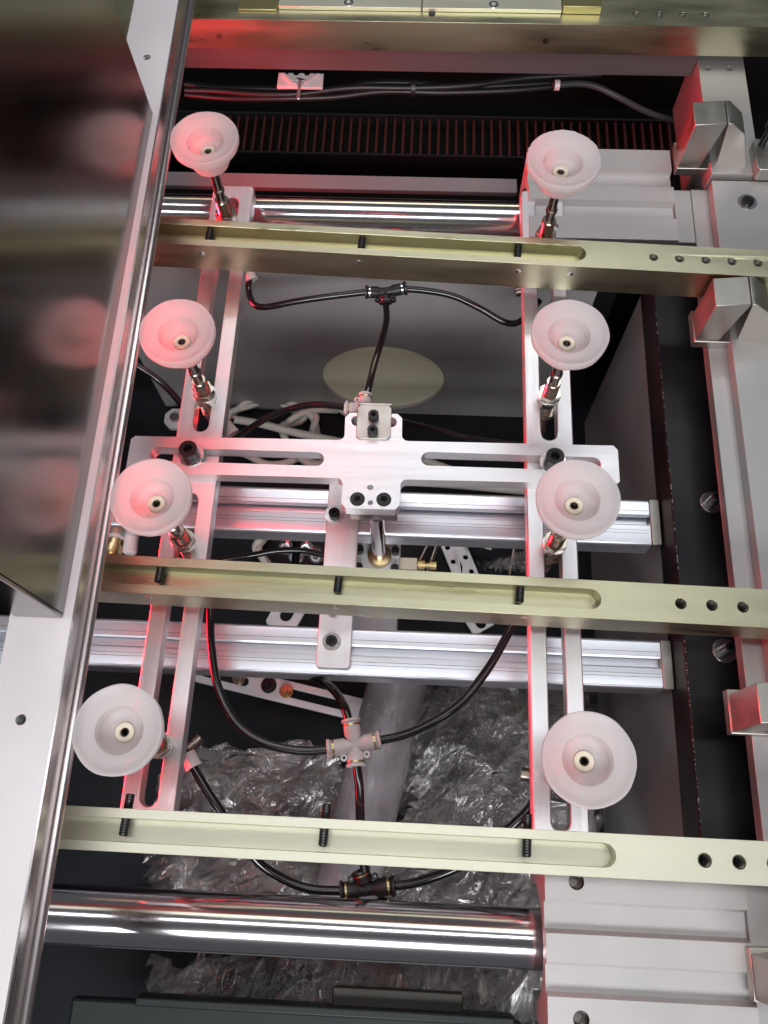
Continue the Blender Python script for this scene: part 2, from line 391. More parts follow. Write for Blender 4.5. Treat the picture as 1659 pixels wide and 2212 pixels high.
# ================================================================== right hand plates
lp = thing('lower_side_plate', 'grey aluminium plate edge running lengthwise under the right side column', 'plate', (270, 250, -24))
obj('plate', MB().box(245.5, 420, -300, 568, -24, -12), 'column_alu', lp, bevel=.6)
obj('filler', MB().box(229.8, 245.3, -112, -13.2, -24, -12.4), 'column_alu', lp, bevel=.4)
obj('filler', MB().box(229.8, 245.3, 508, 567, -24, -12.4), 'column_alu', lp, bevel=.4)
up = thing('upper_side_plate', 'wide grey aluminium column plate along the right edge of the picture', 'plate', (320, 250, -11.9))
blind = [(circle(269, 708, 3.2, 20), 6), (circle(293, 708, 3.2, 20), 6)]
obj('plate', MB().prism(rect(260.5, 420, -300, 568), -11.8, 0), 'column_alu', up, bevel=.6)
obj('far_plate', MB().prism(rect(259.5, 303, 571, 728), -70, 5, blind=[(circle(268, 700, 3, 20), 6), (circle(288, 700, 3, 20), 6)]), 'column_alu', up, bevel=.6)
o = socket_screw(up, 290, 574-30, .1, 5.5, 2, washer=8.8)
ob = thing('corner_bracket', 'small steel corner bracket with a standing black screw at the upper right edge', 'bracket', (320, 590, 0))
obj('foot', MB().prism(rect(296, 380, 568, 604, 3), .2, 14), 'steel_block', ob, bevel=.8)
s = obj('screw_shank', MB().cyl(303, 596, 14, 34, 3), 'black_oxide', ob)
obj('screw_head', head_mb(303, 596, 34, 5, 9, 2.6), 'black_oxide', ob, bevel=.5)
socket_screw(ob, 318, 588, 14.2, 6.5, 4)

# ================================================================== clamp blocks
def clamp(x, y, label):
    t = thing('clamp_block', label, 'clamp', (x+28, y+12, -12), 'steel clamp blocks on the side column')
    obj('base', MB().box(x-1, x+66, y-10, y+21, -11.9, -3), 'steel_block', t, bevel=.7)
    obj('front_jaw', MB().add([(x, y-9, -2.9), (x+20, y-8, -2.9), (x+20, y+20, -2.9), (x, y+17, -2.9), (x, y-9, 46), (x+28, y-7, 46), (x+28, y+20, 46), (x, y+17, 46)],
        [(0, 3, 2, 1), (4, 5, 6, 7), (0, 1, 5, 4), (1, 2, 6, 5), (2, 3, 7, 6), (3, 0, 4, 7)]), 'steel_block', t, bevel=.6)
    m = MB().add([(x+34, y-9, -2.9), (x+62, y-14, -2.9), (x+62, y+12, -2.9), (x+34, y+20, -2.9),
                  (x+28.6, y-7, 46), (x+46, y-9, 37), (x+46, y+16, 37), (x+28.6, y+20, 46), (x+33, y-7, 46), (x+33, y+20, 46)],
                 [(0, 3, 2, 1), (0, 1, 5, 8, 4), (4, 8, 9, 7), (8, 5, 6, 9), (1, 2, 6, 5), (2, 3, 7, 9, 6), (3, 0, 4, 7)])
    obj('rear_jaw', m, 'steel_block', t, bevel=.5)
    return t
clamp(232.5, 594, 'steel clamp block in front of the topmost yellow beam at the upper right')
clamp(232, 408, 'steel clamp block touching the near side of the second yellow bar')
clamp(229, 88, 'steel clamp block between the third and fourth yellow bars at the right edge')
clamp(226, -76, 'steel clamp block at the right end of the grooved block near the bottom right corner')

# ================================================================== yellow anodised bars
def beam(name_label, xl, yl, xr, yr, half, pins, holes, hole_r, slot_end, m, front_holes=(), sticking=False):
    t = thing('slotted_beam', name_label, 'beam', (0, 0, 14), 'yellow anodised slotted bars')
    sl = (yr-yl)/(xr-xl)
    yc = lambda x: yl+(x-xl)*sl
    def sk(poly): return [(x, yc(x)+y) for x, y in poly]
    X0 = xl; X1 = 420
    s_ = sk(slot(X0+12, slot_end, 0, 7.0))
    hl = [(sk(circle(x, 0, hole_r, 20)), 16) for x in holes]
    obj('bar', MB().prism(sk([(X0, -half), (X1, -half), (X1, half), (X0, half)]), 14, 45, blind=[(s_, 12.5)]+hl), m, t, bevel=.35, seg=1)
    for x in holes: thread_hole(t, x, yc(x), 45, hole_r, 13)
    for x in pins:
        y = yc(x); o_ = 9 if sticking else 1
        screw_pin(t, (x+1, y+half+o_, 39), (x, y-3.5, 39), 3.0)
    for x, z in front_holes:
        y = yc(x)-half
        mb = MB().lathe([(2.8, 0), (2.2, -.02), (2.2, .25), (1.9, .3), (.01, .2)], 18)
        mb.xf(Matrix.Translation((x, y, z)) @ Matrix.Rotation(pi/2, 4, 'X'))
        obj('tapped_hole', mb, 'zinc', t)
    return t
beam('second yellow slotted bar from the top crossing above both slotted rails', -290, 463.0, 279, 441.3, 13.2,
     (-177.7, -50, 78.7), (187.2, 207.8, 228.7, 249.2, 269.8, 290.4), 3.5, 133, 'anodised', ((-182.5, 35), (-51.5, 35), (79.5, 35), (122, 35)))
beam('third yellow slotted bar with three black set screws just below the cross shaped plate', -290, 164.8, 244.7, 155.9, 13.6,
     (-177.1, -50.4, 76.3), (184.8, 205.7, 226.5, 247.3, 268), 3.8, 131, 'anodised', ((-182.5, 36), (-51.5, 36), (79.5, 36), (122, 36)))
beam('nearest and palest yellow slotted bar just above the thick chrome rod', -290, -2.9, 225.4, -4.6, 12.8,
     (-175.3, -48.8, 78.3), (185.9, 206.6, 227.4, 248.2), 4.2, 132, 'anodised_pale', sticking=True)

# top beam without slot
tb = thing('wide_beam', 'topmost wide yellow beam with screwed cover plates along the top edge', 'beam', (0, 740, 14))
hx = (190.8, 212.2, 233.5, 254)
obj('bar', MB().prism(rect(-420, 420, 705.2, 800), 14, 45, blind=[(circle(x, 719.5, 3.2, 20), 14) for x in hx]), 'anodised', tb, bevel=.35, seg=1)
for x in hx: thread_hole(tb, x, 719.5, 45, 3.2, 12)
obj('hole', MB().cyl(2, 716, 45, 45.25, 3.3), 'black_oxide', tb)
for x0, x1 in ((-142, -8), (-7, 122)):
    p = obj('cover_plate', MB().prism(rect(x0, x1, 718.5, 780), 45.1, 49), 'anodised_pale', tb, bevel=.5)
    xs = x0+66
    q = obj('cover_screw', head_mb(xs, 724, 47, 4.6, 2.6, 2.2), 'zinc', p, bevel=.4)
obj('stop_block', MB().box(122.5, 158, 718, 780, 45.1, 53), 'anodised_dark', tb, bevel=.6)
obj('stop_block', MB().box(-180, -143, 716, 780, 45.1, 47), 'anodised_dark', tb, bevel=.6)
for x in (-200, 110): obj('edge_hole', MB().lathe([(2.8, 0), (1.9, -.2), (.01, -.1)], 18).xf(Matrix.Translation((x, 705.1, 27)) @ Matrix.Rotation(pi/2, 4, 'X')), 'stem_metal', tb)
tag(obj('rear_cross_plate', MB().box(-420, 259, 711, 722, -14, 13.5), 'dark_plate', bevel=.4), 'grey plate edge lit red directly beneath the topmost yellow beam', 'plate')

# ================================================================== left guide bar, stainless angle, polished sheet
R1_ = (-205.5, 680.0); R0_ = (-196.0, -60.0)
gx = lambda y: R0_[0]+(y-R0_[1])*(R1_[0]-R0_[0])/(R1_[1]-R0_[1])
ang = thing('stainless_angle', 'polished stainless angle rail with a bright rounded lower edge along the left cups', 'rail', (-203, 330, 83))
prof = [(0, 124)]
P = [(-6.2, 108.2), (-5, 108.2), (-5, 89.6)]
for k in range(13):
    a = pi*.72-k/12*pi*1.25; P.append((-3.2+3.2*cos(a), 86.8+3.2*sin(a)))
P += [(-7, 83.4), (-26, 83.4), (-26, 85), (-7, 85.5), (-6.2, 88)]
mb = MB(); n = len(P); ys = (-330, 780); vs = []
for y in ys: vs += [(gx(y)+x, y, z) for x, z in P]
mb.add(vs, [(i, (i+1) % n, n+(i+1) % n, n+i) for i in range(n)]+[tuple(range(n-1, -1, -1)), tuple(range(n, 2*n))])
obj('angle', mb, 'stainless', ang, smooth=True, angle=30)
gb = thing('guide_bar', 'broad matt aluminium guide bar along the left edge with a threaded hole near each end', 'bar', (-222, 200, 98))
out = [(gx(-330)-46, -330), (gx(-330)-6.4, -330), (gx(780)-6.4, 780), (gx(780)-43.5, 780)]
hs = [(-228.5, 581.5), (-223.8, 54.2)]
obj('bar', MB().prism(out, 86, 107.6, blind=[(circle(x, y, 3.2, 20), 14) for x, y in hs]), 'alu_guide', gb, bevel=.8)
for x, y in hs: thread_hole(gb, x, y, 107.6, 3.2, 12, 'zinc')
sh = thing('polished_sheet', 'tall polished stainless sheet standing on the guide bar and mirroring the cups', 'sheet', (-206, 300, 107.8))
vs = []
for x, y in ((gx(521)-11.2, 521), (gx(118)-12, 118)):
    for z in (107.8, 560): vs += [(x-(z-108)*.012, y, z), (x-3-(z-108)*.012, y, z)]
obj('panel', MB().add(vs, [(0, 2, 3, 1), (4, 5, 7, 6), (0, 4, 6, 2), (1, 3, 7, 5), (0, 1, 5, 4), (2, 6, 7, 3)]), 'stainless_sheet', sh)
xx = gx(118)-12
obj('end_flange', MB().add([(xx, 117.8, 107.8), (xx-30, 117.8, 107.8), (xx-30-5, 117.8, 560), (xx-5, 117.8, 560), (xx, 115, 107.8), (xx-30, 115, 107.8), (xx-35, 115, 560), (xx-5, 115, 560)],
    [(0, 1, 2, 3), (4, 7, 6, 5), (0, 4, 5, 1), (2, 6, 7, 3), (0, 3, 7, 4), (1, 5, 6, 2)]), 'stainless_sheet', sh, bevel=.8)

# ================================================================== arm: slotted rails
def slotted_bar(x0, x1, y0, y1, slots, label):
    t = obj('slotted_rail', MB().prism(rect(x0, x1, y0, y1, 2.5), -26.5, -13.2, through=[slot_y((x0+x1)/2, a, b, 6.6) for a, b in slots]), 'alu_y', bevel=.9, seg=2)
    return tag(t, label, 'rail', 'slotted aluminium rails of the cup frame')
slotted_bar(-196.5, -158.5, -2, 561.5, ((304.6, 548), (12, 249.5)), 'left slotted aluminium rail carrying the four left cups, lit red along its edge')
slotted_bar(90.3, 128.8, -2, 563.5, ((307, 553), (9, 252)), 'right slotted aluminium rail carrying the four right cups')

# cross plate
cp = thing('cross_plate', 'cross shaped brushed aluminium plate joining the two slotted rails', 'plate', (-33, 277, -13))
def fil(cx, cy, r, a0, a1, n=5): return [(cx+r*cos(a0+(a1-a0)*i/n), cy+r*sin(a0+(a1-a0)*i/n)) for i in range(n+1)]
O = [(-228.5, 262.5), (-226, 260.2)]
O += fil(-60.5, 256.2, 5, pi/2, 0)+[(-55.5, 240), (-52, 236.2), (-13.5, 236.2), (-10, 240)]
O += fil(-5, 257, 5, pi, pi/2)+[(158, 263.8), (160.8, 266.5), (160.8, 293.5), (157.5, 297.2)]
O += fil(-5.5, 300.5, 5, -pi/2, -pi)+[(-10.8, 315.5), (-14.5, 319.5), (-53.5, 319), (-57, 315)]
O += fil(-61.5, 299.5, 5, 0, -pi/2)+[(-225.5, 292.2), (-228.5, 289.2)]
tilt = lambda p: [(x, y+(x+33)*.004) for x, y in p]
obj('plate', MB().prism(O, -13, 0, through=[slot(-211, -71.5, 277, 6), slot(5.5, 147, 280.5, 6), slot(-52, -15, 312, 4.5),
     ], blind=[(circle(-43.1, 243.9, 5.9, 28), 6), (circle(-22.5, 244.3, 5.9, 28), 6), (circle(-33.5, 254.1, 2.4, 18), 8), (circle(-32.8, 241.2, 2.1, 18), 8)]), 'alu_x', cp, bevel=.5)
socket_screw(cp, -178, 277, 1.5, 7.2, 10, washer=10.5)
socket_screw(cp, 109.3, 281, 1.5, 7.2, 10, washer=10.5)
for x, y in ((-43.1, 243.9), (-22.5, 244.3)): socket_screw(cp, x, y, -6, 5.1, 6.4)
ab = thing('angle_bracket', 'small steel angle bracket with two black screws at the top of the cross plate', 'bracket', (-33, 311, 0))
obj('foot', MB().prism(rect(-47.2, -19.5, 295.5, 326, 2.5), .1, 2), 'steel_block', ab, bevel=.4)
obj('flange', MB().box(-47.2, -19.5, 326.1, 328, -22, 2), 'steel_block', ab, bevel=.4)
for y in (314.4, 300.8): socket_screw(ab, -33.8, y, 2.1, 4.3, 6)
# carrier under cross plate
car = thing('shaft_carrier', 'dark clamp under the lower tab of the cross plate with a chrome shaft going down', 'carrier', (-29, 237, -170))
obj('clamp', MB().box(-50, -12, 238, 262, -30, -13.2), 'stem_metal', car, bevel=.8)
obj('shaft', MB().cyl(-29, 243, -168, -30.2, 6.6, 32), 'chrome', car)
obj('collar', MB().lathe([(8, -140), (11, -139), (11, -132), (8, -131)], 32, -29, 243), 'brass', car)
# guide block below
gbk = thing('guide_block', 'silver guide block with rows of black screws under the chrome shaft', 'block', (-28, 220, -200))
obj('body', MB().box(-55, -10, 150, 281, -190, -140), 'white_metal', gbk, bevel=1)
obj('side_strip', MB().box(-66, -50.2, 150, 275, -190, -128), 'alu_y', gbk, bevel=.6)
for x in (-47.5, -14.5):
    for y in (265, 248, 231):
        obj('screw', MB().cyl(x, y, -139.9, -131, 3.6).join(MB().box(x-3.5*(x < -30)-0, x+3.5*(x > -30)+.01, y-3, y+3, -139.9, -133)), 'black_oxide', gbk, bevel=.4)
for y in (256,): obj('ring', MB().lathe([(5.5, -139.9), (7.5, -139.9), (7.5, -138.5), (5.5, -138.5)], 28, -24, y, close=True), 'zinc', gbk)
# upright bracket strap on the extrusions
vb = thing('bracket_strap', 'long aluminium strap lying over both extrusions with a washered black screw', 'bracket', (-60, 190, -79))
obj('strap', MB().prism(rect(-73.5, -46, 125, 300, 2), -79.7, -70), 'alu_y', vb, bevel=.5)
socket_screw(vb, -61.7, 145.9, -68.5, 4.7, 4.5, washer=7.6)
socket_screw(vb, -62, 172, -70.3, 4.2, 4)
socket_screw(vb, -67, 257, -68.5, 4.7, 4.5, washer=8.5)

# ================================================================== suction cups with stems
cupprof = [(8.2, 58), (9.5, 58.2), (12.5, 59.5), (15.5, 62.5), (17.3, 67), (18.4, 72), (21.0, 76.5), (25.3, 79.8), (27.6, 82.5), (28.1, 86), (28.2, 89.0), (27.7, 90.0), (26.8, 89.9),
           (25.4, 88.3), (21.0, 87.2), (17.2, 86.3), (15.4, 85.9), (15.0, 85.0), (14.6, 77.4), (14.0, 76.7), (10.2, 76.0), (9.6, 75.0), (6.7, 74.6), (6.5, 60), (8.2, 60)]
def make_cup():
    t = thing('suction_cup', 'x', 'suction cup', (0, 0, -13), 'frosted silicone suction cups')
    OFF[t.name] = Vector((0, 0, -13))
    mb = MB().lathe(cupprof, 72, close=True)
    for v in mb.v:
        r = math.hypot(v.x, v.y)
        if r > 25:
            a = math.atan2(v.y, v.x); f = 1+.006*sin(7*a)+.004*noise.noise(Vector((cos(a)*6, sin(a)*6, 0)))
            v.x *= f; v.y *= f
    c = obj('cup', mb, 'silicone', t, angle=50)
    obj('hub_ring', MB().lathe([(6.4, 60), (6.4, 75.0), (5.8, 75.6), (3.4, 75.6), (2.9, 75.0), (2.8, 60)], 32, close=True), 'cream_plastic', c)
    prof = []
    for i in range(15): prof.append((2.7 if i % 2 else 2.2, 75.2-i*.9))
    prof += [(2.0, 62)]
    obj('hub_thread', MB().lathe(prof, 20, cap=False), 'stem_metal', c)
    obj('hub_hole_shade', MB().cyl(0, 0, 60, 66, 2.35, 16), 'black_floor', c)  # black core stands in for the shade inside the hub hole
    obj('stem', MB().lathe([(3.3, 12), (4.0, 12.5), (4.0, 30), (4.9, 30.6), (4.9, 33), (3.9, 33.8), (3.9, 53), (7.2, 54.0), (7.6, 57.9), (3, 58.0)], 28), 'stem_metal', t)
    th = [(4.3, 20), (5.4, 20), (6, 19.4)]; z = 19.4; k = 0
    while z > -58: z -= .9; k += 1; th.append((6.0 if k % 2 == 0 else 5.45, z))
    th += [(4.3, z)]
    obj('threaded_sleeve', MB().lathe(th, 28), 'nickel', t)
    obj('hex_nut', nut_mb(0, 0, -1, 4.5, 9.2, 5.6, .2), 'nickel', t, bevel=.6)
    obj('lock_washer', MB().lathe([(5.6, -3.6), (9.4, -3.6), (9.4, -1.2), (5.6, -1.2)], 28, close=True), 'zinc', t, bevel=.3)
    obj('hex_nut', nut_mb(0, 0, -13.1, -3.7, 8.6, 5.6, .55), 'nickel', t, bevel=.6)
    obj('hex_nut', nut_mb(0, 0, -33, -27, 9.2, 5.6, .1), 'nickel', t, bevel=.6)
    el = MB().lathe([(4.5, -58), (6.5, -59), (6.5, -70), (4, -71)], 24)
    obj('hose_elbow', el.join(tube([(0, 0, -62), (0, 0, -70), (9, 4, -76), (16, 7, -77)], 5, smooth=False)), 'stem_metal', t)
    return t
proto = make_cup()
CUPS = [(-177.5, 516, 'left column farthest frosted cup touching the polished rail, glowing red inside', .975),
        (-174.8, 334, 'left column second frosted cup, red glow inside its cavity', .975),
        (-174.9, 205, 'left column third frosted cup below the cross plate left end', .965),
        (-172.5, 53, 'left column nearest frosted cup above the nearest yellow bar', .965),
        (109.2, 502, 'right column farthest frosted cup with a rough chipped pink rim', 1.03),
        (108.5, 342, 'right column second frosted cup, between the second yellow bar and the cross plate', .985),
        (109.1, 214, 'right column third frosted cup covering the right end of the cross plate', .985),
        (108.8, 48, 'right column nearest and largest looking frosted cup above the nearest yellow bar', .985)]
for i, (x, y, lab, sc) in enumerate(CUPS):
    c = proto if i == 0 else copy_tree(proto)
    c.location = Vector((x, y, -13))*MM; c['label'] = lab; c.rotation_euler.z = (.0, .9, 2.1, .5, 3.0, 1.4, 4.4, 2.6)[i]
    if i == 4:
        k = [o for o in c.children if o.name.startswith('cup')][0]; k.data = k.data.copy(); rr = random.Random(3)
        for v in k.data.vertices:
            if math.hypot(v.co.x, v.co.y) > .026: f = 1+rr.choice((0, 0, .01, .018, -.006)); v.co.x *= f; v.co.y *= f
    for ch_ in c.children:
        if ch_.name.startswith('cup'): ch_.scale = (sc, sc, 1)

# ================================================================== hoses and fittings
def hose(pts, label, r=3.0, m='black_tube', group='black air hoses', collars=()):
    o = obj('air_hose', tube(pts, r), m); tag(o, label, 'hose', group)
    return o
def push_fitting(name, centre, arms, label, m, cat, r=5.4, ringm='brass', ears=True):
    t = thing(name, label, cat, centre, 'push-in hose fittings'); C_ = Vector(centre)
    b = MB()
    for d in arms:
        D = Vector(d); L = D.length; u = D.normalized()
        q = u.to_track_quat('Z', 'Y').to_matrix().to_4x4()
        b.join(MB().lathe([(.01, -1), (r*.78, -.9), (r*.78, L*.3), (r, L*.42), (r, L*.93), (r*.9, L*.95), (.01, L*.95)], 24).xf(Matrix.Translation(C_) @ q))
    body = obj('body', b, m, t)
    for d in arms:
        D = Vector(d); L = D.length; u = D.normalized()
        q = u.to_track_quat('Z', 'Y').to_matrix().to_4x4()
        obj('clip_ring', MB().lathe([(r*.6, L*.80), (r*1.04, L*.80), (r*1.04, L*.88), (r*.6, L*.88)], 24, close=True).xf(Matrix.Translation(C_) @ q), ringm, t)
        obj('release_collar', MB().lathe([(3.1, L*.9), (r*1.12, L*.97), (r*1.16, L*1.0), (r*1.16, L*1.08), (r, L*1.1), (3.1, L*1.1)], 24, close=True).xf(Matrix.Translation(C_) @ q), m, t)
    if ears:
        u1 = Vector(arms[0]).normalized(); u2 = Vector(arms[-1]).normalized()
        for sg in (-1, 1):
            e = C_+u2*r*1.25+u1*sg*r*1.35
            obj('ear', MB().prism(circle(e.x, e.y, 2.6, 20), e.z-2, e.z+2.4, through=[circle(e.x, e.y, 1.2, 14)]), m, t, bevel=.3)
    return t
T1 = Vector((-31.8, 462.8, -35.0))
push_fitting('tee_fitting', T1, [Vector((-48.3, 462.3, -35.0))-T1, Vector((-14.2, 467.4, -35.0))-T1, Vector((-31.0, 453.4, -38.0))-T1], 'black tee fitting hanging in front of the grey back wall', 'black_plastic', 'fitting', ringm='zinc')
hose([(-160.1, 486.4, -45.0), (-160.9, 472.9, -50.0), (-154.4, 457.0, -50.0), (-141.5, 451.0, -46.0), (-113.1, 453.8, -40.0), (-81.1, 457.4, -36.0), (-45.3, 462.9, -35.0)], 'black air hose from the left rail to the tee before the grey wall')
hose([(-16.7, 466.8, -35.0), (5.3, 465.5, -35.0), (30.8, 461.7, -37.0), (56.5, 452.0, -42.0), (76.0, 443.7, -48.0), (89.2, 444.9, -52.0), (100.4, 456.4, -55.0), (112.0, 474.2, -58.0)], 'black air hose from the black tee to the right slotted rail')
W1 = Vector((-44.0, 336.3, -25.0))
hose([(-31.1, 455.4, -38.0), (-29.3, 434.1, -36.0), (-32.0, 412.6, -33.0), (-37.4, 383.2, -28.0), (-40.9, 358.4, -25.0), (-42.6, 346.2, -25.0)], 'black air hose dropping from the black tee past the round cream opening')
push_fitting('elbow_fitting', W1, [Vector((-43.1, 349.3, -25.0))-W1, Vector((-58.4, 338.3, -27.0))-W1], 'white elbow fitting behind the top of the cross plate', 'white_plastic', 'fitting', ears=True)
hose([(-56.5, 338.3, -27.0), (-79.0, 343.4, -32.0), (-100.0, 345.2, -40.0), (-125.3, 341.1, -50.0), (-144.7, 334.1, -60.0), (-161.5, 326.6, -72.0), (-178.9, 316.0, -85.0)], 'black air hose running left from the white elbow fitting')
hose([(-267.4, 393.2, -45.0), (-251.7, 386.1, -50.0), (-234.2, 377.7, -60.0), (-217.8, 363.7, -70.0), (-205.1, 347.0, -80.0), (-200.8, 336.6, -95.0)], 'black air hose passing under the left rail near the second left cup')
hose([(-21.0, 335.8, -40.0), (-7.2, 343.1, -60.0), (20.2, 347.4, -80.0), (48.3, 345.4, -90.0), (87.7, 345.5, -100.0), (121.9, 342.9, -100.0)], 'thin black air hose behind the right arm of the cross plate', r=2.4)
X1 = Vector((-37.4, 63.5, -50.0))
push_fitting('cross_fitting', X1, [Vector((-56.1, 60.0, -50.0))-X1, Vector((-19.8, 68.0, -50.0))-X1, Vector((-41.3, 81.1, -50.0))-X1, Vector((-35.5, 49.4, -50.0))-X1], 'white four way cross fitting between the two slotted rails', 'white_plastic', 'fitting', r=6.4)
hose([(-160.2, 186.4, -45.0), (-157.8, 157.7, -45.0), (-153.6, 131.8, -45.0), (-145.7, 103.5, -46.0), (-130.6, 78.1, -48.0), (-109.9, 63.7, -50.0), (-81.2, 57.9, -50.0), (-54.0, 59.7, -50.0)], 'black air hose curving from the third yellow bar to the left of the white cross', r=3.4)
hose([(-42.1, 77.6, -50.0), (-47.6, 93.0, -55.0), (-58.8, 108.2, -70.0), (-76.3, 121.2, -95.0), (-98.4, 129.2, -112.0), (-124.8, 133.8, -125.0)], 'black air hose from the top of the white cross going under the extrusion', r=3.4)
hose([(-21.5, 67.2, -50.0), (-1.3, 72.3, -48.0), (19.3, 81.7, -45.0), (41.6, 97.3, -42.0), (60.9, 122.0, -42.0), (73.4, 143.4, -42.0), (85.5, 168.6, -42.0), (90.5, 190.2, -44.0)], 'black air hose curving from right of the white cross up to the right rail', r=3.4)
hose([(-35.2, 50.1, -50.0), (-32.2, 33.7, -50.0), (-30.6, 14.4, -52.0), (-28.7, -7.7, -60.0), (-25.8, -23.5, -68.0)], 'short black air hose from the white cross down behind the nearest yellow bar', r=3.4)
T2 = Vector((-24.1, -36.4, -78.0))
push_fitting('tee_fitting', T2, [Vector((-41.9, -39.1, -78.0))-T2, Vector((-5.0, -33.6, -78.0))-T2, Vector((-28.8, -24.9, -76.0))-T2], 'black tee fitting between the nearest yellow bar and the near chrome rod', 'black_plastic', 'fitting', r=6.6, ringm='brass')
hose([(-169.8, 57.3, -45.0), (-158.1, 43.8, -46.0), (-146.1, 27.1, -50.0), (-131.3, 8.4, -56.0), (-115.0, -11.6, -64.0), (-97.5, -26.9, -72.0), (-69.6, -37.9, -78.0), (-40.2, -38.7, -78.0)], 'black air hose from the nearest left cup to the lower black tee', r=3.4)
hose([(-7.0, -34.1, -78.0), (12.8, -30.2, -76.0), (36.3, -21.4, -70.0), (59.4, -8.5, -62.0), (78.9, 9.8, -54.0), (92.1, 23.0, -50.0), (102.6, 39.7, -50.0)], 'black air hose from the lower tee up to the nearest right cup', r=3.4)
def collar(p, d, label):
    q = Vector(d).to_track_quat('Z', 'Y').to_matrix().to_4x4()
    o = obj('hose_collar', MB().lathe([(3.4, -5), (5.6, -5), (6.2, 4), (6.6, 5), (6.6, 6.5), (3.4, 6.5)], 24, close=True).xf(Matrix.Translation(Vector(p)) @ q), 'white_plastic')
    tag(o, label, 'fitting', 'white hose collars')
collar((-159.7, 47.7, -46.0), (.5, -.8, -.1), 'white hose collar beside the nearest left cup stem')
collar((-161.0, 486.4, -45.0), (.3, -.7, -.3), 'white hose collar half hidden under the second yellow bar at the left rail')
collar((-168.1, 336.6, -70.0), (.5, -.6, -.2), 'white hose collar just above the left arm of the cross plate')

# ================================================================== rear area: cables, clip, chain
cab = [([(-248.0, 704.2, -35.0), (-214.4, 703.8, -35.0), (-171.4, 701.5, -36.0), (-131.1, 703.1, -36.0), (-77.3, 714.8, -38.0), (-15.6, 718.5, -40.0), (41.5, 725.3, -42.0), (103.9, 740.0, -44.0), (181.1, 749.3, -46.0)], 3.2, 'cable', 'upper black cable of the bundle behind the far rod'),
       ([(-253.1, 723.7, -45.0), (-218.4, 719.3, -45.0), (-174.6, 719.1, -45.0), (-106.9, 718.8, -45.0), (-59.3, 729.6, -45.0), (-11.1, 731.8, -46.0), (37.0, 727.8, -46.0), (133.6, 739.8, -50.0)], 3.4, 'cable', 'second black cable of the bundle, woven behind the others'),
       ([(-249.1, 703.4, -40.0), (-200.6, 699.5, -40.0), (-143.3, 700.9, -40.0), (-96.1, 706.1, -42.0), (-44.1, 716.1, -43.0), (18.0, 718.5, -45.0), (84.8, 723.8, -46.0), (128.2, 732.2, -48.0)], 3.0, 'cable', 'lower black cable of the bundle next to the white clip'),
       ([(129.1, 725.8, -40.0), (155.6, 730.6, -42.0), (175.4, 731.1, -46.0), (201.0, 726.3, -55.0), (228.3, 724.4, -68.0), (256.0, 726.2, -80.0), (291.0, 735.1, -95.0)], 3.2, 'grey_cable', 'grey cable sloping down to the right behind the far right cup')]
for p, r, m, lab in cab: tag(obj('cable', tube(p, r), m), lab, 'cable', 'cables behind the far rod')
cl = thing('cable_clip', 'white toothed cable clip with a tie hanging under the topmost beam', 'clip', (-126.5, 695.7, -22.0))
c0 = Vector((-127.9, 706.9, -22.0))
outl = [(-23, -10), (23, -10), (23, 9)]
for k in range(4):
    xk = 17-k*11
    outl += [(xk+3, 9), (xk+1.5, 6), (xk-1.5, 6), (xk-3, 9)]
outl += [(-23, 9)]
obj('body', MB().prism([(c0.x+x, c0.y+y) for x, y in outl], c0.z-3, c0.z, through=[[(c0.x-6, c0.y-3.5), (c0.x+6, c0.y-3.5), (c0.x+6, c0.y-1.2), (c0.x-6, c0.y-1.2)]]), 'white_plastic', cl, bevel=.4)
for sg in (-1, 1):
    obj('rib', MB().add([(c0.x+sg*16, c0.y+6, c0.z), (c0.x+sg*20, c0.y+6, c0.z), (c0.x+sg*7, c0.y-9, c0.z), (c0.x+sg*4, c0.y-7, c0.z),
        (c0.x+sg*16, c0.y+6, c0.z+2.5), (c0.x+sg*20, c0.y+6, c0.z+2.5), (c0.x+sg*7, c0.y-9, c0.z+2.5), (c0.x+sg*4, c0.y-7, c0.z+2.5)],
        [(0, 1, 2, 3), (4, 7, 6, 5), (0, 4, 5, 1), (1, 5, 6, 2), (2, 6, 7, 3), (3, 7, 4, 0)]), 'white_plastic', cl)
obj('tie', MB().box(c0.x-1.6, c0.x+1.6, c0.y-28, c0.y-1, c0.z+.2, c0.z+2), 'zinc', cl, bevel=.4)
tag(obj('cable_tie', MB().lathe([(4.2, -2), (5.2, -2), (5.2, 3), (4.2, 3)], 20, close=True).xf(Matrix.Translation(Vector((132.4, 725.9, -40.0))) @ Matrix.Rotation(pi/2, 4, 'Y')), 'white_plastic'), 'white cable tie on the grey cable near the far right cup', 'cable tie')
tag(obj('cable_tie', MB().lathe([(7, -2.2), (8.4, -2.2), (8.4, 2.2), (7, 2.2)], 20, close=True).xf(Matrix.Translation(Vector((-14.2, 721.9, -43.0))) @ Matrix.Rotation(pi/2, 4, 'Y')), 'black_plastic'), 'black tie round the middle of the cable bundle', 'cable tie')
ct = thing('cable_chain', 'long black cable drag chain with ribs coloured as if lit red behind the far rod', 'cable chain', (20, 815, -200))
zc = -185
obj('tray', MB().box(-420, 300, 774, 846, -224.8, -206), 'black_deep', ct)
lk = None
n = 0
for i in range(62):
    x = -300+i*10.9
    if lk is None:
        lk = obj('link', MB().box(-300-1.7, -300+1.7, 778, 836, -205.8, -190), 'chain_lit_red', ct, bevel=.6)
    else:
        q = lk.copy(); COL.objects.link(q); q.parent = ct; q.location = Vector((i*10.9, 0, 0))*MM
for y in (774, 837.2): obj('side_band', MB().box(-410, 300, y, y+3, -205.8, -188), 'black_plastic', ct)

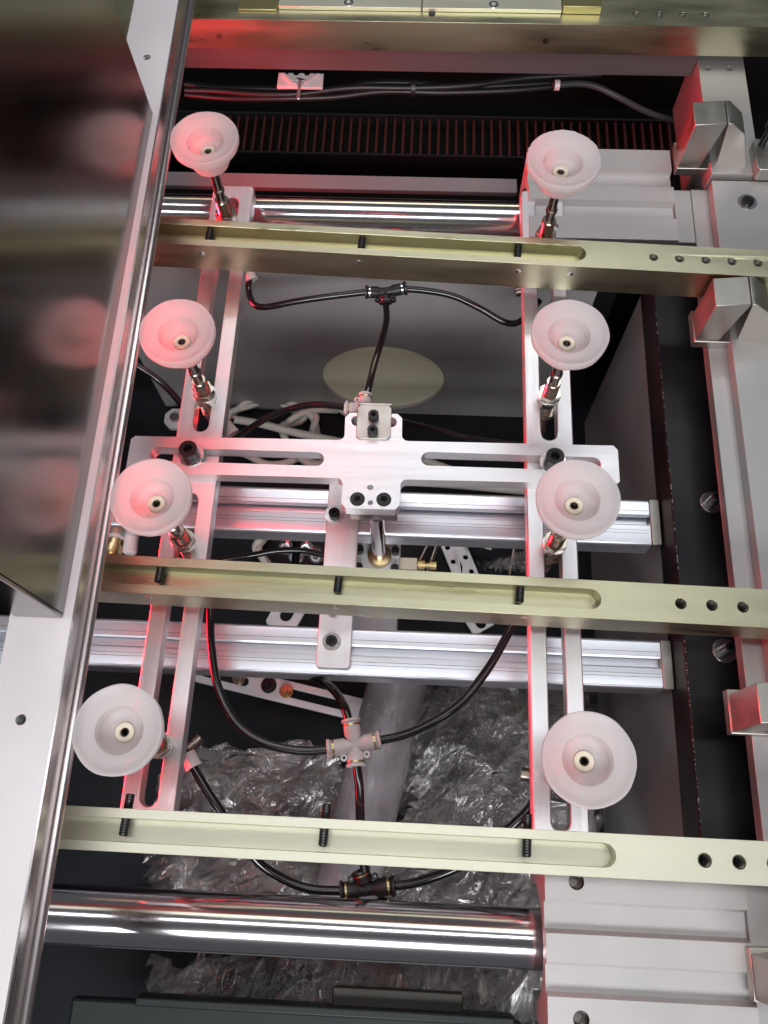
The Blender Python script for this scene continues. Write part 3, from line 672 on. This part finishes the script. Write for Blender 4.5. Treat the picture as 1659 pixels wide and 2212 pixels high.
# ================================================================== floor clutter
def clutter(name, mb, m, label, cat, **k): return tag(obj(name, mb, m, **k), label, cat)
FZ = -369.5
def coil(cx, cy, z, r, a0, turns, jit, rr=5):
    n = int(turns*12)
    return [(cx+(r+jit*sin(3*i))*cos(a0+i*2*pi/12), cy+(r*.75+jit*cos(2*i))*sin(a0+i*2*pi/12), z+rr+abs(sin(i*.9))*14) for i in range(n+1)]
for i, (u, v, r, lab) in enumerate(((585, 930, 60, 'white hose loop on the black floor left of the cross plate'), (690, 945, 52, 'white hose loop on the black floor just behind the cross plate'), (650, 1180, 50, 'white hose loop below the far extrusion left of the strap'))):
    p = [((-185.7, 478.2, -360.0), (-116.6, 474.0, -360.0), (-133.8, 319.7, -360.0))[i]][0]
    o = clutter('white_hose', tube(coil(p[0], p[1], FZ, r, i*1.3, 1.6, 5), 4.6), 'white_tube', lab, 'hose'); o['group'] = 'loops of white hose'
clutter('white_hose', tube([(-235.1, 488.7, -345.0), (-197.8, 480.7, -340.0), (-149.7, 469.4, -340.0), (-78.6, 455.7, -340.0), (3.0, 444.2, -350.0), (85.1, 419.9, -360.0)], 5), 'white_tube', 'long straight run of white hose on the floor under the cross plate', 'hose')
clutter('white_hose', tube([(4.0, 410.4, -345.0), (55.4, 408.5, -345.0), (106.5, 405.4, -345.0), (146.8, 405.3, -350.0)], 6), 'white_tube', 'white hose lying just in front of the far extrusion at the right', 'hose')
fl = thing('mounting_flange', 'round white mounting flange on the floor left of the left rail', 'flange', (-309.5, 490.0, -350.0))
fc = Vector((-309.5, 490.0, -350.0))
obj('disc', MB().prism(rect(fc.x-14, fc.x+14, fc.y-14, fc.y+14, 8), fc.z-8, fc.z), 'white_metal', fl, bevel=1)
obj('bore', MB().cyl(fc.x, fc.y, fc.z, fc.z+4, 6), 'stem_metal', fl)
def flat_bar(p0, p1, w, h, z, name, m, label, slots=(), holes=(), group=None):
    A = Vector((p0[0], p0[1])); B = Vector((p1[0], p1[1])); L = (B-A).length; a = math.atan2((B-A).y, (B-A).x)
    mb = MB().prism(rect(0, L, -w/2, w/2, 3), 0, h, through=[slot(s0, s1, 0, w*.2) for s0, s1 in slots]+[circle(hx_, hy_, hr, 14) for hx_, hy_, hr in holes])
    mb.xf(Matrix.Translation((A.x, A.y, z)) @ Matrix.Rotation(a, 4, 'Z'))
    return obj(name, mb, m, bevel=.5)
A = (-237.6, 166.2, -340.0); B = (-48.0, 129.3, -340.0)
o = flat_bar(A, B, 25, 8, -345, 'spare_slotted_bar', 'white_metal', '', slots=((6, 62), (98, 178)))
tag(o, 'spare slotted aluminium bar lying askew on the floor below the near extrusion', 'bar')
for k, (u, lab, m, r) in enumerate((((-188.1, 158.3, -334.0), '', 'nickel', 6), ((-153.6, 152.0, -334.0), '', 'black_oxide', 7), ((-133.3, 146.2, -334.0), '', 'brass', 6))):
    n_ = obj('bolt', MB().prism(circle(u[0], u[1], r*1.25, 24), -336.9, -334.5).join(MB().prism(circle(u[0], u[1], r, 6 if k != 1 else 20), -334.5, -328)).join(MB().cyl(u[0], u[1], -328, -322, r*.55)), m, bevel=.4)
    tag(n_, ('nickel bolt at the left slot of the spare slotted bar', 'black screw in the middle of the spare slotted bar', 'brass coloured bolt next to the black screw on the spare slotted bar')[k], 'bolt', 'bolts on the spare slotted bar')
A = (48.7, 341.6, -360.0); B = (71.7, 285.6, -360.0)
o = flat_bar(A, B, 30, 3, -364, 'perforated_plate', 'white_metal', '', holes=[(8+i*19, s*8, 3) for i in range(3) for s in (-1, 1)])
tag(o, 'white perforated metal strip on the black floor under the third yellow bar', 'plate')
A = (74.6, 255.6, -360.0); B = (89.9, 231.1, -360.0)
o = flat_bar(A, B, 30, 3, -364, 'slotted_tab', 'white_metal', '', slots=((6, 26),)); tag(o, 'white slotted metal tab just below the third yellow bar', 'tab')
A = (-126.2, 245.0, -300.0); B = (-143.6, 207.5, -300.0)
o = flat_bar(A, B, 34, 4, -304, 'slotted_tab', 'white_metal', '', slots=((6, 30),)); tag(o, 'white slotted metal tab left of the strap below the third yellow bar', 'tab')
for i, (p, q, lab) in enumerate((((11.2, 263.0, -345.0), (31.4, 332.7, -345.0), 'thin steel rod on the floor left of the perforated strip'), ((20.2, 327.6, -340.0), (9.9, 304.0, -340.0), 'short thin steel rod beside the brass fitting'),
                    ((115.6, 284.0, -345.0), (123.7, 333.3, -345.0), 'thin steel rod on the floor left of the right slotted rail'), ((64.9, 336.9, -350.0), (96.6, 327.5, -350.0), 'thin steel rod lying across above the perforated strip'))):
    o = clutter('steel_rod', tube([p, q], 3.2, smooth=False), 'stem_metal', lab, 'rod'); o['group'] = 'thin steel rods on the floor'
bf = thing('brass_fitting', 'beige and brass hose fitting right of the guide block above the third yellow bar', 'fitting', (5.8, 239.3, -150.0))
b0 = Vector((-3.8, 239.8, -150.0))
obj('body', MB().box(b0.x-9, b0.x+10, b0.y-5, b0.y+6, b0.z-6, b0.z+4), 'cream_plastic', bf, bevel=.6)
obj('nut', MB().lathe([(5, 0), (5.5, 1), (5.5, 7), (3, 7.2), (3, 12), (4.6, 12), (4.6, 18), (2, 18)], 12).xf(Matrix.Translation((b0.x+10, b0.y, b0.z)) @ Matrix.Rotation(pi/2, 4, 'Y')), 'brass', bf, smooth=False)
fm = thing('brass_valve', 'small brass valve with a round cap at the left beside the foam plug', 'valve', (-251.2, 221.9, -60.0))
f0 = Vector((-268.5, 241.0, -110.0))
obj('body', MB().lathe([(7, 0), (7, 8), (9, 9), (9, 18), (6, 19), (6, 24)], 24).xf(Matrix.Translation(f0) @ Matrix.Rotation(1.3, 4, 'X')), 'brass', fm)
obj('cap', MB().lathe([(10, -3), (10, 1), (4, 2)], 24).xf(Matrix.Translation(f0) @ Matrix.Rotation(1.3, 4, 'X')), 'white_metal', fm)
f1 = Vector((-253.8, 239.3, -110.0))
clutter('foam_plug', MB().lathe([(5, 0), (6.6, 2), (6.2, 12), (6.8, 22), (5, 25)], 20).xf(Matrix.Translation(f1-Vector((0, 12, 0))) @ Matrix.Rotation(-1.5, 4, 'X')), 'foam', 'short white foam plug beside the brass valve at the left', 'plug')
bb = thing('wiring_cluster', 'cluster of chrome and white hose ends behind the third yellow bar left of the strap', 'fittings', (-111.3, 263.9, -200.0))
for i, (x, y) in enumerate(((620, 1172), (640, 1195), (662, 1178), (612, 1200), (686, 1192), (655, 1208))):
    pass
for p in ((-129.9, 282.0, -230.0), (-118.6, 270.5, -225.0), (-109.3, 281.8, -230.0), (-97.7, 273.3, -228.0)):
    obj('hose_end', MB().lathe([(8, 0), (8, 12), (5, 13), (5, 18), (3, 18), (3, 8), (.01, 8)], 20).xf(Matrix.Translation(Vector(p)) @ Matrix.Rotation(.5, 4, 'X')), 'zinc', bb)
hose([(-183.0, 237.4, -150.0), (-152.7, 243.2, -150.0), (-126.6, 248.9, -150.0), (-100.2, 249.9, -150.0), (-73.3, 244.0, -150.0)], 'black air hose between the left rail and the strap above the third yellow bar')
hose([(-112.0, 271.8, -160.0), (-110.4, 252.9, -160.0), (-110.6, 234.2, -160.0)], 'short upright black hose beside the chrome hose ends', r=4)
bag = MB(); 
clutter('dark_mat', MB().box(120, 213, -40, 330, -369.4, -366), 'black_floor', 'dark mat at the foot of the grey right wall', 'mat')

# clear packing film
def film_mesh(name, pts, z, amp, label, seed, m='film', freq=.8, res=8.0, layers=2):
    # crumpled sheet over an irregular outline: flat facets pulled along changing fold directions
    rnd = random.Random(int(seed*10))
    xs = [p[0] for p in pts]; ys = [p[1] for p in pts]
    x0, x1, y0, y1 = min(xs), max(xs), min(ys), max(ys)
    def inside(x, y):
        c = False; j = len(pts)-1
        for i in range(len(pts)):
            xi, yi = pts[i][:2]; xj, yj = pts[j][:2]
            if (yi > y) != (yj > y) and x < (xj-xi)*(y-yi)/(yj-yi)+xi: c = not c
            j = i
        return c
    mb = MB()
    for lay in range(layers):
        th = seed+lay*.9; cs, sn = cos(th), sin(th); R_ = max(x1-x0, y1-y0)
        cx, cy = (x0+x1)/2, (y0+y1)/2; ru, rv = res*.62, res*1.9
        nu, nv = int(R_/ru*.75), int(R_/rv*.75); idx = {}; vs = []; fs = []
        for i in range(-nu, nu+1):
            for j in range(-nv, nv+1):
                u = i*ru+rnd.uniform(-.42, .42)*ru; v = (j+.5*(i % 2))*rv+rnd.uniform(-.42, .42)*rv
                x = cx+u*cs-v*sn; y = cy+u*sn+v*cs
                wx = noise.noise(Vector((x*.02, y*.02, seed+lay)))*22; wy = noise.noise(Vector((x*.02, y*.02, seed+9)))*22
                if inside(x+wx, y+wy):
                    p = Vector((x*.011*freq, y*.011*freq, seed*3.1+lay))
                    h = (1-2.0*abs(noise.noise(p)))+.5*(1-2.2*abs(noise.noise(p*2.4)))
                    idx[i, j] = len(vs); vs.append((x, y, z+lay*7+h*amp+rnd.uniform(-1.3, 1.3)))
        for (i, j) in idx:
            a, b, c, d = (i, j), (i+1, j), (i+1, j+1), (i, j+1)
            if b in idx and c in idx and d in idx:
                if rnd.random() < .5: fs += [(idx[a], idx[b], idx[c]), (idx[a], idx[c], idx[d])]
                else: fs += [(idx[a], idx[b], idx[d]), (idx[b], idx[c], idx[d])]
        mb.add(vs, fs)
    return tag(obj(name, mb, m, smooth=True, angle=16), label, 'plastic film', 'crumpled clear packing film')
film_mesh('plastic_film', [(-266.4, 38.6, -330.0), (-226.6, 78.5, -330.0), (-157.8, 96.1, -330.0), (-86.9, 94.2, -330.0), (-50.7, 76.5, -330.0), (-33.1, -67.1, -330.0), (-206.9, -75.1, -330.0), (-264.0, -43.1, -330.0)], -325, 26, 'crumpled clear film with a reddish sheen at the lower left under the pale bar', 1.3)
film_mesh('plastic_film', [(-7.4, 116.6, -325.0), (41.9, 158.6, -325.0), (128.3, 167.3, -325.0), (214.3, 165.8, -325.0), (198.1, -68.5, -325.0), (-13.8, -78.4, -325.0)], -320, 30, 'crumpled clear film at the lower right under the right rail', 4.7)
film_mesh('plastic_film', [(-271.0, -120.0, -330.0), (-45.9, -88.7, -330.0), (147.8, -96.1, -330.0), (145.9, -167.6, -330.0), (-192.9, -184.0, -330.0)], -325, 26, 'crumpled clear film below the near chrome rod', 8.2)
film_mesh('plastic_film', [(67.3, 300.5, -340.0), (132.9, 329.0, -340.0), (143.2, 294.9, -340.0), (94.4, 281.7, -340.0)], -338, 12, 'small crumpled clear bag right of the perforated strip', 12.1, res=3.5)
A = Vector((-4.5, 171.4, -270.0)); B = Vector((-53.5, -64.5, -280.0))
clutter('plastic_tube', tube([A, A.lerp(B, .3)+Vector((0, 0, 4)), A.lerp(B, .7), B], 31, 32), 'film_tube', 'long translucent plastic tube lying under the white cross fitting', 'tube')
clutter('film_strip', MB().prism([(158, 10), (176, 10), (174, 102), (156, 102)], -230, -214), 'film', 'clear film wrapped strip standing right of the right rail above the pale bar', 'strip', bevel=1)
clutter('wooden_bar', MB().box(-56, 60, -145, -127, -262, -250), 'brown_bar', 'dim brown bar below the near chrome rod at the bottom', 'bar', bevel=1)
lid = thing('dark_tray', 'dark grey tray rim along the very bottom edge of the picture', 'tray', (-100, -170, -262))
obj('tray', MB().box(-290, 112, -240, -146, -262, -248), 'dark_lid', lid, bevel=3)
obj('rim', MB().box(-230, 105, -149, -141, -262, -238), 'dark_lid', lid, bevel=2)
